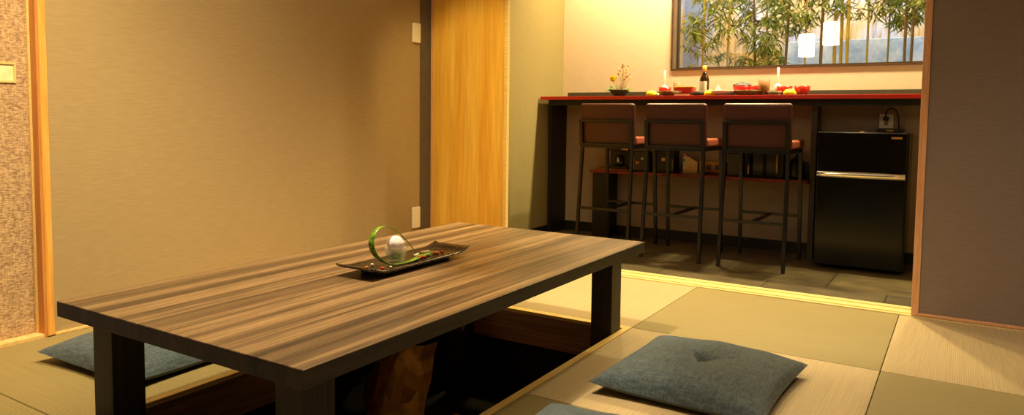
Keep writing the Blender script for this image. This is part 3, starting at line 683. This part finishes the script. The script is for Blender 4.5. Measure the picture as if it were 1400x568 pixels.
# middle setting
lath('grey_bowl', bowl_prof(0.062, 0.045), M_grey, (-1.435, 5.06, CZ), 'grey stoneware bowl right of the bottle', 'bowl')
lath('flat_plate', plate_prof(0.10, 0.03), M_white, (-1.385, 4.915, CZ), 'white flat plate in the middle setting', 'plate')
o = MB().lathe([(0, 0.068), (0.004, 0.062), (0.024, 0.026), (0.046, 0), (0, 0)], 4, smooth=False).build('peaked_napkin', plain('cream_linen', (250, 236, 204), 0.8)); o.location = (-1.43, 4.925, CZ + 0.0215); o.location.z = CZ + 0.0085; tag(o, 'cream napkin folded to a peak on the white plate', 'napkin')
o = MB().sphere((0, 0, 0.014), 0.014).build('yellow_ball', M_yellow); o.location = (-1.372, 4.93, CZ + 0.0085); tag(o, 'small yellow ball on the white plate', 'sweet')
lath('serving_dish', plate_prof(0.095, 0.032), plain('olive_gold_glaze', (134, 100, 46), 0.3), (-1.232, 4.905, CZ), 'olive gold dish below the pair of red bowls in the middle', 'dish', None, 28, 1, .7)
lath('lacquer_bowl', bowl_prof(0.062, 0.072), M_bowlred, (-1.30, 5.045, CZ), 'red bowl carrying a dark lid left in the middle setting', 'bowl', 'red lacquer bowls on the counter')
lath('bowl_lid', [(0.064, 0), (0.06, 0.008), (0.035, 0.018), (0.012, 0.021), (0.012, 0.028), (0, 0.028), (0, .016), (.03, .014), (.058, .003)], M_stone, (-1.30, 5.045, CZ + 0.0725), 'dark lid resting on the left red bowl of the middle setting', 'lid')
lath('lacquer_bowl', bowl_prof(0.052, 0.07), M_bowlred, (-1.188, 5.02, CZ), 'red bowl beside the tall wooden cup, unlidded', 'bowl', 'red lacquer bowls on the counter')
lath('wooden_cup', [(0, 0), (.032, 0), (.039, .108), (.036, .108), (.03, .006), (0, .006)], M_wcup, (-1.128, 4.935, CZ), 'tall brown wooden cup right of the middle red bowls', 'cup', 'brown wooden cups on the counter')
lath('grey_dish', bowl_prof(0.045, 0.026, .6), M_grey, (-1.052, 4.90, CZ), 'small grey dish right of the tall wooden cup', 'dish')
for x, lab in ((-1.005, 'red bowl on small feet, left of the right hand pair'), (-0.895, 'red bowl on small feet, rightmost item on the counter')):
    b = thing('footed_bowl', lab, 'bowl', (x, 4.965, CZ), 0, 'pair of red footed bowls')
    MB().lathe([(0, 0.012), (0.036, 0.012), (0.046, 0.03), (0.049, 0.062), (0.045, 0.062), (0.04, 0.03), (0, 0.022)], 24).build('bowl_body', M_bowlred, b)
    for q in range(3): MB().box(-0.005, 0.005, -0.005, 0.005, 0, 0.013, 0.001, 1).build('foot', M_dark, b).location = (0.026 * math.cos(q * 2.1 - 1.57), 0.026 * math.sin(q * 2.1 - 1.57), 0)

# ------------------------------------------------------------------ window and the garden behind it
def ring(mb, x0, x1, z0, z1, w, y0, y1):
    mb.box(x0, x1, y0, y1, z0, z0 + w).box(x0, x1, y0, y1, z1 - w, z1).box(x0, x0 + w, y0, y1, z0 + w, z1 - w).box(x1 - w, x1, y0, y1, z0 + w, z1 - w); return mb
w1 = ring(MB(), WX0 + 0.0005, WX1 - 0.0005, WZ0 + 0.0005, WZ1 - 0.0005, 0.013, 5.192, 5.21).build('window_1', M_frame); w1['kind'] = 'structure'; w1['label'] = 'wide window in a thin brown frame above the counter'
ring(MB(), WX0 + 0.001, WX1 - 0.001, WZ0 + 0.001, WZ1 - 0.001, 0.010, 5.2105, 5.30).build('reveal', M_jambw, w1)
ring(MB(), WX0 + 0.011, WX1 - 0.011, WZ0 + 0.011, WZ1 - 0.011, 0.016, 5.285, 5.315).build('sash', plain('dark_sash', (54, 44, 36), 0.5), w1)
MB().box(WX0 + 0.027, WX1 - 0.027, 5.298, 5.302, WZ0 + 0.027, WZ1 - 0.027).build('pane', M_winglass, w1)

k = NM('garden_plaster', 0.9, 0, 0.1)
a = k.noise(3.2, k.coords((1, 1, 0.7)), 4, 0.6); b = k.noise(1.0, k.coords((26, 1, 3)), 4, 0.7)
c = k.ramp(a, [(0.40, lin((214, 176, 116))), (0.50, lin((218, 196, 166))), (0.57, lin((206, 200, 212))), (0.66, lin((176, 190, 222)))])
k.color(k.mix(c, k.ramp(b, [(0.36, (0.55, 0.5, 0.46, 1)), (0.56, (1, 1, 1, 1))]), 0.8, 'MULTIPLY'))
struct('wall_garden', MB().box(-3.6, 1.0, 6.62, 6.7, -0.3, 3.2), k.m)
struct('floor_garden', MB().box(-3.6, 1.0, 5.34, 6.62, -0.35, -0.3), plain('gravel', (150, 140, 120), 0.9, 0, .2, .4, 80))
k = NM('tan_reed', 0.8, 0, 0.2); f = k.noise(1.0, k.coords((90, 1, 3)), 3)
k.color(k.ramp(f, [(0.3, lin((168, 118, 54))), (0.65, lin((232, 190, 112)))]))
o = MB().box(-1.78, -1.34, 6.44, 6.47, -0.3, 1.47, 0.004).build('reed_screen', k.m); tag(o, 'tan reed screen outside the lower left half of the window', 'screen')
k = NM('pale_blue_stone', 0.8, 0, 0.2); f = k.noise(9, k.coords((1, 1, 0.8)), 6, 0.7)
k.color(k.ramp(f, [(0.3, lin((140, 168, 205))), (0.5, lin((190, 208, 232))), (0.68, lin((236, 238, 242)))]))
o = MB().box(-1.30, 0.2, 6.36, 6.39, -0.3, 1.53, 0.004).build('garden_screen', k.m); tag(o, 'pale blue garden screen outside the lower right of the window', 'screen')
o = MB().box(-2.16, -2.03, 6.34, 6.37, -0.3, 2.4, 0.004).build('garden_post', plain('blue_grey_post', (128, 136, 158), 0.7)); tag(o, 'blue grey board outside the left edge of the window', 'board')

M_leafs = []
for nme, c0, c1 in (('bamboo_leaf_green', (44, 72, 14), (140, 160, 44)), ('bamboo_leaf_olive', (60, 78, 16), (184, 180, 60))):
    k = NM(nme, 0.5, 0, 0.3); k.color(k.ramp(k.noise(22, k.coords(), 2), [(0.35, lin(c0)), (0.65, lin(c1))])); M_leafs.append(k.m)
culm_mats = [wood('culm_yellow', (190, 150, 40), (226, 190, 70), (20, 20, 2), 3, .4), wood('culm_brown', (104, 78, 36), (156, 118, 56), (20, 20, 2), 3, .4), wood('culm_olive', (140, 120, 40), (190, 165, 66), (20, 20, 2), 3, .4)]
def bamboo(x, y, dx, r, cm, density, lab, zlo=1.25, zhi=2.2, side=0.22, seed=0):
    rb = random.Random(seed); t = thing('bamboo', lab, 'bamboo', (x, y, -0.3), 0, 'bamboo stems outside the window')
    n = 12; pts, rad = [], []
    for q in range(n):
        z = 2.8 * q / (n - 1); px = dx * (z - 1.75)
        z += 0.02; pts += [(px, 0, z - 0.012), (px, 0, z), (px, 0, z + 0.012)]; rad += [r, r * 1.22, r]
    MB().tube(pts, rad, 8).build('culm', culm_mats[cm], t)
    lf = MB(); br = MB(); zz = zlo
    while zz < zhi:
        sgn = rb.choice((-1, 1)); z0_ = zz + 0.3; base = Vector((dx * (z0_ - 1.75), 0, z0_))
        tip = base + Vector((sgn * side * rb.uniform(.4, 1), rb.uniform(-.12, .12), rb.uniform(-.03, .12)))
        br.tube([base, (base + tip) / 2 + Vector((0, 0, .02)), tip], 0.0022, 5)
        for q in range(int(density * 2.9 * rb.uniform(.7, 1.3))):
            p = base.lerp(tip, rb.uniform(.15, 1.05)) + Vector((rb.gauss(0, .02), rb.gauss(0, .03), rb.gauss(0, .02)))
            an = rb.uniform(-1.3, 1.3) + (0 if rb.random() < .5 else PI); d = Vector((math.cos(an), rb.uniform(-.4, .4), -0.25 - abs(math.sin(an)) * 1.1)).normalized()
            L = rb.uniform(.05, .12); wd = rb.uniform(.004, .0075); u = d.cross(Vector((0, -1, rb.uniform(-.5, .5)))).normalized() * wd
            lf.poly([p, p + d * L * .35 + u, p + d * L, p + d * L * .35 - u])
        zz += rb.uniform(.03, .06)
    br.build('branch', culm_mats[2], t); lf.build('foliage', M_leafs[seed % 2], t, False)
B = [(-1.86, 5.95, 0.0, .012, 0, 16, 'leftmost bamboo outside the window, thick yellow green stem with dense leaves', 1.25, 2.2, .24),
     (-1.655, 5.95, .02, .010, 0, 3, 'slender yellow bamboo, second from the left outside the window', 1.65, 2.2, .15),
     (-1.455, 6.0, -.05, .010, 1, 12, 'dark brown leaning bamboo, third from the left outside the window', 1.25, 2.2, .2),
     (-1.34, 5.9, -.02, .007, 2, 6, 'thin olive bamboo just right of the dark brown leaning one', 1.3, 2.2, .14),
     (-1.20, 5.95, .03, .011, 1, 9, 'dark bamboo near the middle of the window with drooping leaves', 1.55, 2.2, .2),
     (-1.07, 6.0, .0, .008, 0, 7, 'yellow bamboo behind the left lamp reflection', 1.62, 2.2, .16),
     (-0.955, 6.0, .01, .012, 1, 4, 'brown bamboo between the two lamp reflections', 1.75, 2.2, .15),
     (-0.86, 6.0, .0, .013, 0, 3, 'thick yellow bamboo just right of the brighter lamp reflection', 1.75, 2.2, .14),
     (-0.815, 6.0, -.005, .012, 0, 3, 'thick yellow bamboo, second right of the brighter lamp reflection', 1.75, 2.2, .14),
     (-0.765, 5.95, .0, .012, 0, 4, 'thick yellow bamboo, third right of the brighter lamp reflection', 1.75, 2.2, .14),
     (-0.64, 6.05, .0, .008, 0, 9, 'thin yellow bamboo in the right half, before the tan screen', 1.66, 2.2, .18),
     (-0.50, 6.05, .01, .007, 2, 11, 'thin olive bamboo right of the thin yellow one', 1.6, 2.2, .18),
     (-0.385, 5.95, .0, .010, 1, 13, 'dark bamboo, left stem of the pair near the right window edge', 1.62, 2.2, .2),
     (-0.34, 5.95, .012, .010, 1, 5, 'dark bamboo, right stem of the pair near the right window edge', 1.75, 2.2, .16)]
for q, a in enumerate(B): bamboo(a[0], a[1], a[2], a[3], a[4], a[5] * 1.0, a[6], a[7] - 0.0, a[8], a[9], q + 1)

# ------------------------------------------------------------------ pendant lamps over the low table (seen mirrored in the window)
pd = thing('pendant_lamp', 'white cylindrical pendant lamp over the table, the lower one, mirrored at left in the window', 'lamp', (-1.54, 1.9, 1.60), 0, 'white pendant lamps over the low table')
MB().lathe([(0.083, 0), (0.085, 0.01), (0.085, 0.24), (0.08, 0.25), (0.02, 0.25), (0.02, 0.246), (0.078, 0.244), (0.08, 0.01)], 28).build('lamp_shade', glow('lamp_shade_white', (255, 232, 196), 11.0), pd)
MB().tube([(0, 0, 0.25), (0, 0, 0.5), (0, 0, 0.9)], 0.004, 6).build('cord', M_dark, pd)
p2 = dup(pd, (-1.28, 1.95, 1.715), 0, 'white cylindrical pendant lamp over the table, the higher one, mirrored at right in the window')
for c_ in kids(p2):
    if c_.name.startswith('cord'): c_.data = c_.data.copy(); c_.scale.z = 0.785 / 0.9

# ------------------------------------------------------------------ light
WARM = (1.0, 0.70, 0.34)
def area(name, loc, size, power, col=WARM, target=None, sy=None, spread=PI):
    l = bpy.data.lights.new(name, 'AREA'); l.energy = power; l.color = col; l.size = size; l.spread = spread
    if sy: l.shape = 'RECTANGLE'; l.size_y = sy
    o = bpy.data.objects.new(name, l); COL.objects.link(o); o.location = loc
    if target: o.rotation_euler = (Vector(target) - Vector(loc)).to_track_quat('-Z', 'Y').to_euler()
    return o
def spot(name, loc, target, power, ang, blend=0.6, col=WARM, size=0.05):
    l = bpy.data.lights.new(name, 'SPOT'); l.energy = power; l.color = col; l.spot_size = R(ang); l.spot_blend = blend; l.shadow_soft_size = size
    o = bpy.data.objects.new(name, l); COL.objects.link(o); o.location = loc
    o.rotation_euler = (Vector(target) - Vector(loc)).to_track_quat('-Z', 'Y').to_euler(); return o
# bar downlights in a row above the counter
YEL = (1.0, 0.79, 0.37)
for x, p in ((-2.25, 120), (-1.5, 190), (-0.75, 205), (-0.1, 110)):
    spot('bar_downlight', (x, 4.98, 2.47), (x, 4.98, 0.0), p, 140, 0.8, YEL, 0.05)
# tatami room
spot('ceiling_light', (-1.62, 1.8, 2.47), (-1.4, 1.8, 0), 270, 116, 0.9, (1.0, 0.81, 0.48), 0.06)
spot('far_downlight', (-2.1, 3.2, 2.47), (-2.0, 3.3, 0), 60, 80, 0.9, (1.0, 0.74, 0.24), 0.08)
spot('added_pine_door_spot', (-1.75, 2.3, 2.47), (-2.75, 3.8, 0.95), 150, 34, 0.7, (1.0, 0.76, 0.28), 0.06)  # unseen narrow spot, added to brighten the pine door
spot('wall_washer', (-1.8, 1.2, 2.47), (-3.2, 1.9, 0.7), 150, 66, 1.0, (1.0, 0.79, 0.44), 0.08)
spot('door_washer', (-2.0, 0.7, 2.47), (-3.1, 1.25, 0.6), 190, 64, 1.0, (1.0, 0.77, 0.38), 0.08)
spot('near_ceiling_light', (0.1, 0.9, 2.47), (-0.3, 1.6, 0), 14, 105, 0.9, (1.0, 0.84, 0.56), 0.2)
spot('panel_ceiling_light', (0.5, 2.4, 2.47), (0.45, 2.9, 0), 60, 80, 0.9, (1.0, 0.84, 0.6), 0.15)
area('room_fill', (-0.9, 1.4, 2.45), 1.6, 6, (1.0, 0.84, 0.56))
# garden light
area('garden_light', (-1.0, 5.75, 2.9), 2.6, 135, (1.0, 0.92, 0.76), (-1.0, 6.25, 1.2), 0.5)
wd = bpy.data.worlds.new('dim_world'); S.world = wd; wd.use_nodes = True
wd.node_tree.nodes['Background'].inputs['Color'].default_value = (0.5, 0.6, 0.8, 1); wd.node_tree.nodes['Background'].inputs['Strength'].default_value = 0.25

# ------------------------------------------------------------------ camera
yaw, pit_, rol, fpx, cyp = 0.559, 0.0653, 0.0108, 984.13, 224.81
fw = Vector((-math.sin(yaw) * math.cos(pit_), math.cos(yaw) * math.cos(pit_), -math.sin(pit_)))
rt = Vector((math.cos(yaw), math.sin(yaw), 0)); up = rt.cross(fw)
r2 = math.cos(rol) * rt + math.sin(rol) * up; u2 = -math.sin(rol) * rt + math.cos(rol) * up
cam = bpy.data.cameras.new('camera'); co = bpy.data.objects.new('camera', cam); COL.objects.link(co)
mx = Matrix((r2, u2, -fw)).transposed().to_4x4(); mx.translation = Vector((0, 0, 0.88)); co.matrix_world = mx
cam.sensor_fit = 'HORIZONTAL'; cam.sensor_width = 36; cam.lens = fpx / 1400 * 36; cam.shift_y = -(284 - cyp) / 1400; cam.clip_start = 0.02
S.camera = co
S.view_settings.view_transform = 'Standard'; S.view_settings.look = 'None'; S.view_settings.exposure = 0.0; S.view_settings.gamma = 1.0
S.cycles.max_bounces = 10; S.cycles.diffuse_bounces = 5; S.cycles.transparent_max_bounces = 12
S.cycles.sample_clamp_indirect = 4.0; S.cycles.caustics_reflective = False; S.cycles.caustics_refractive = False
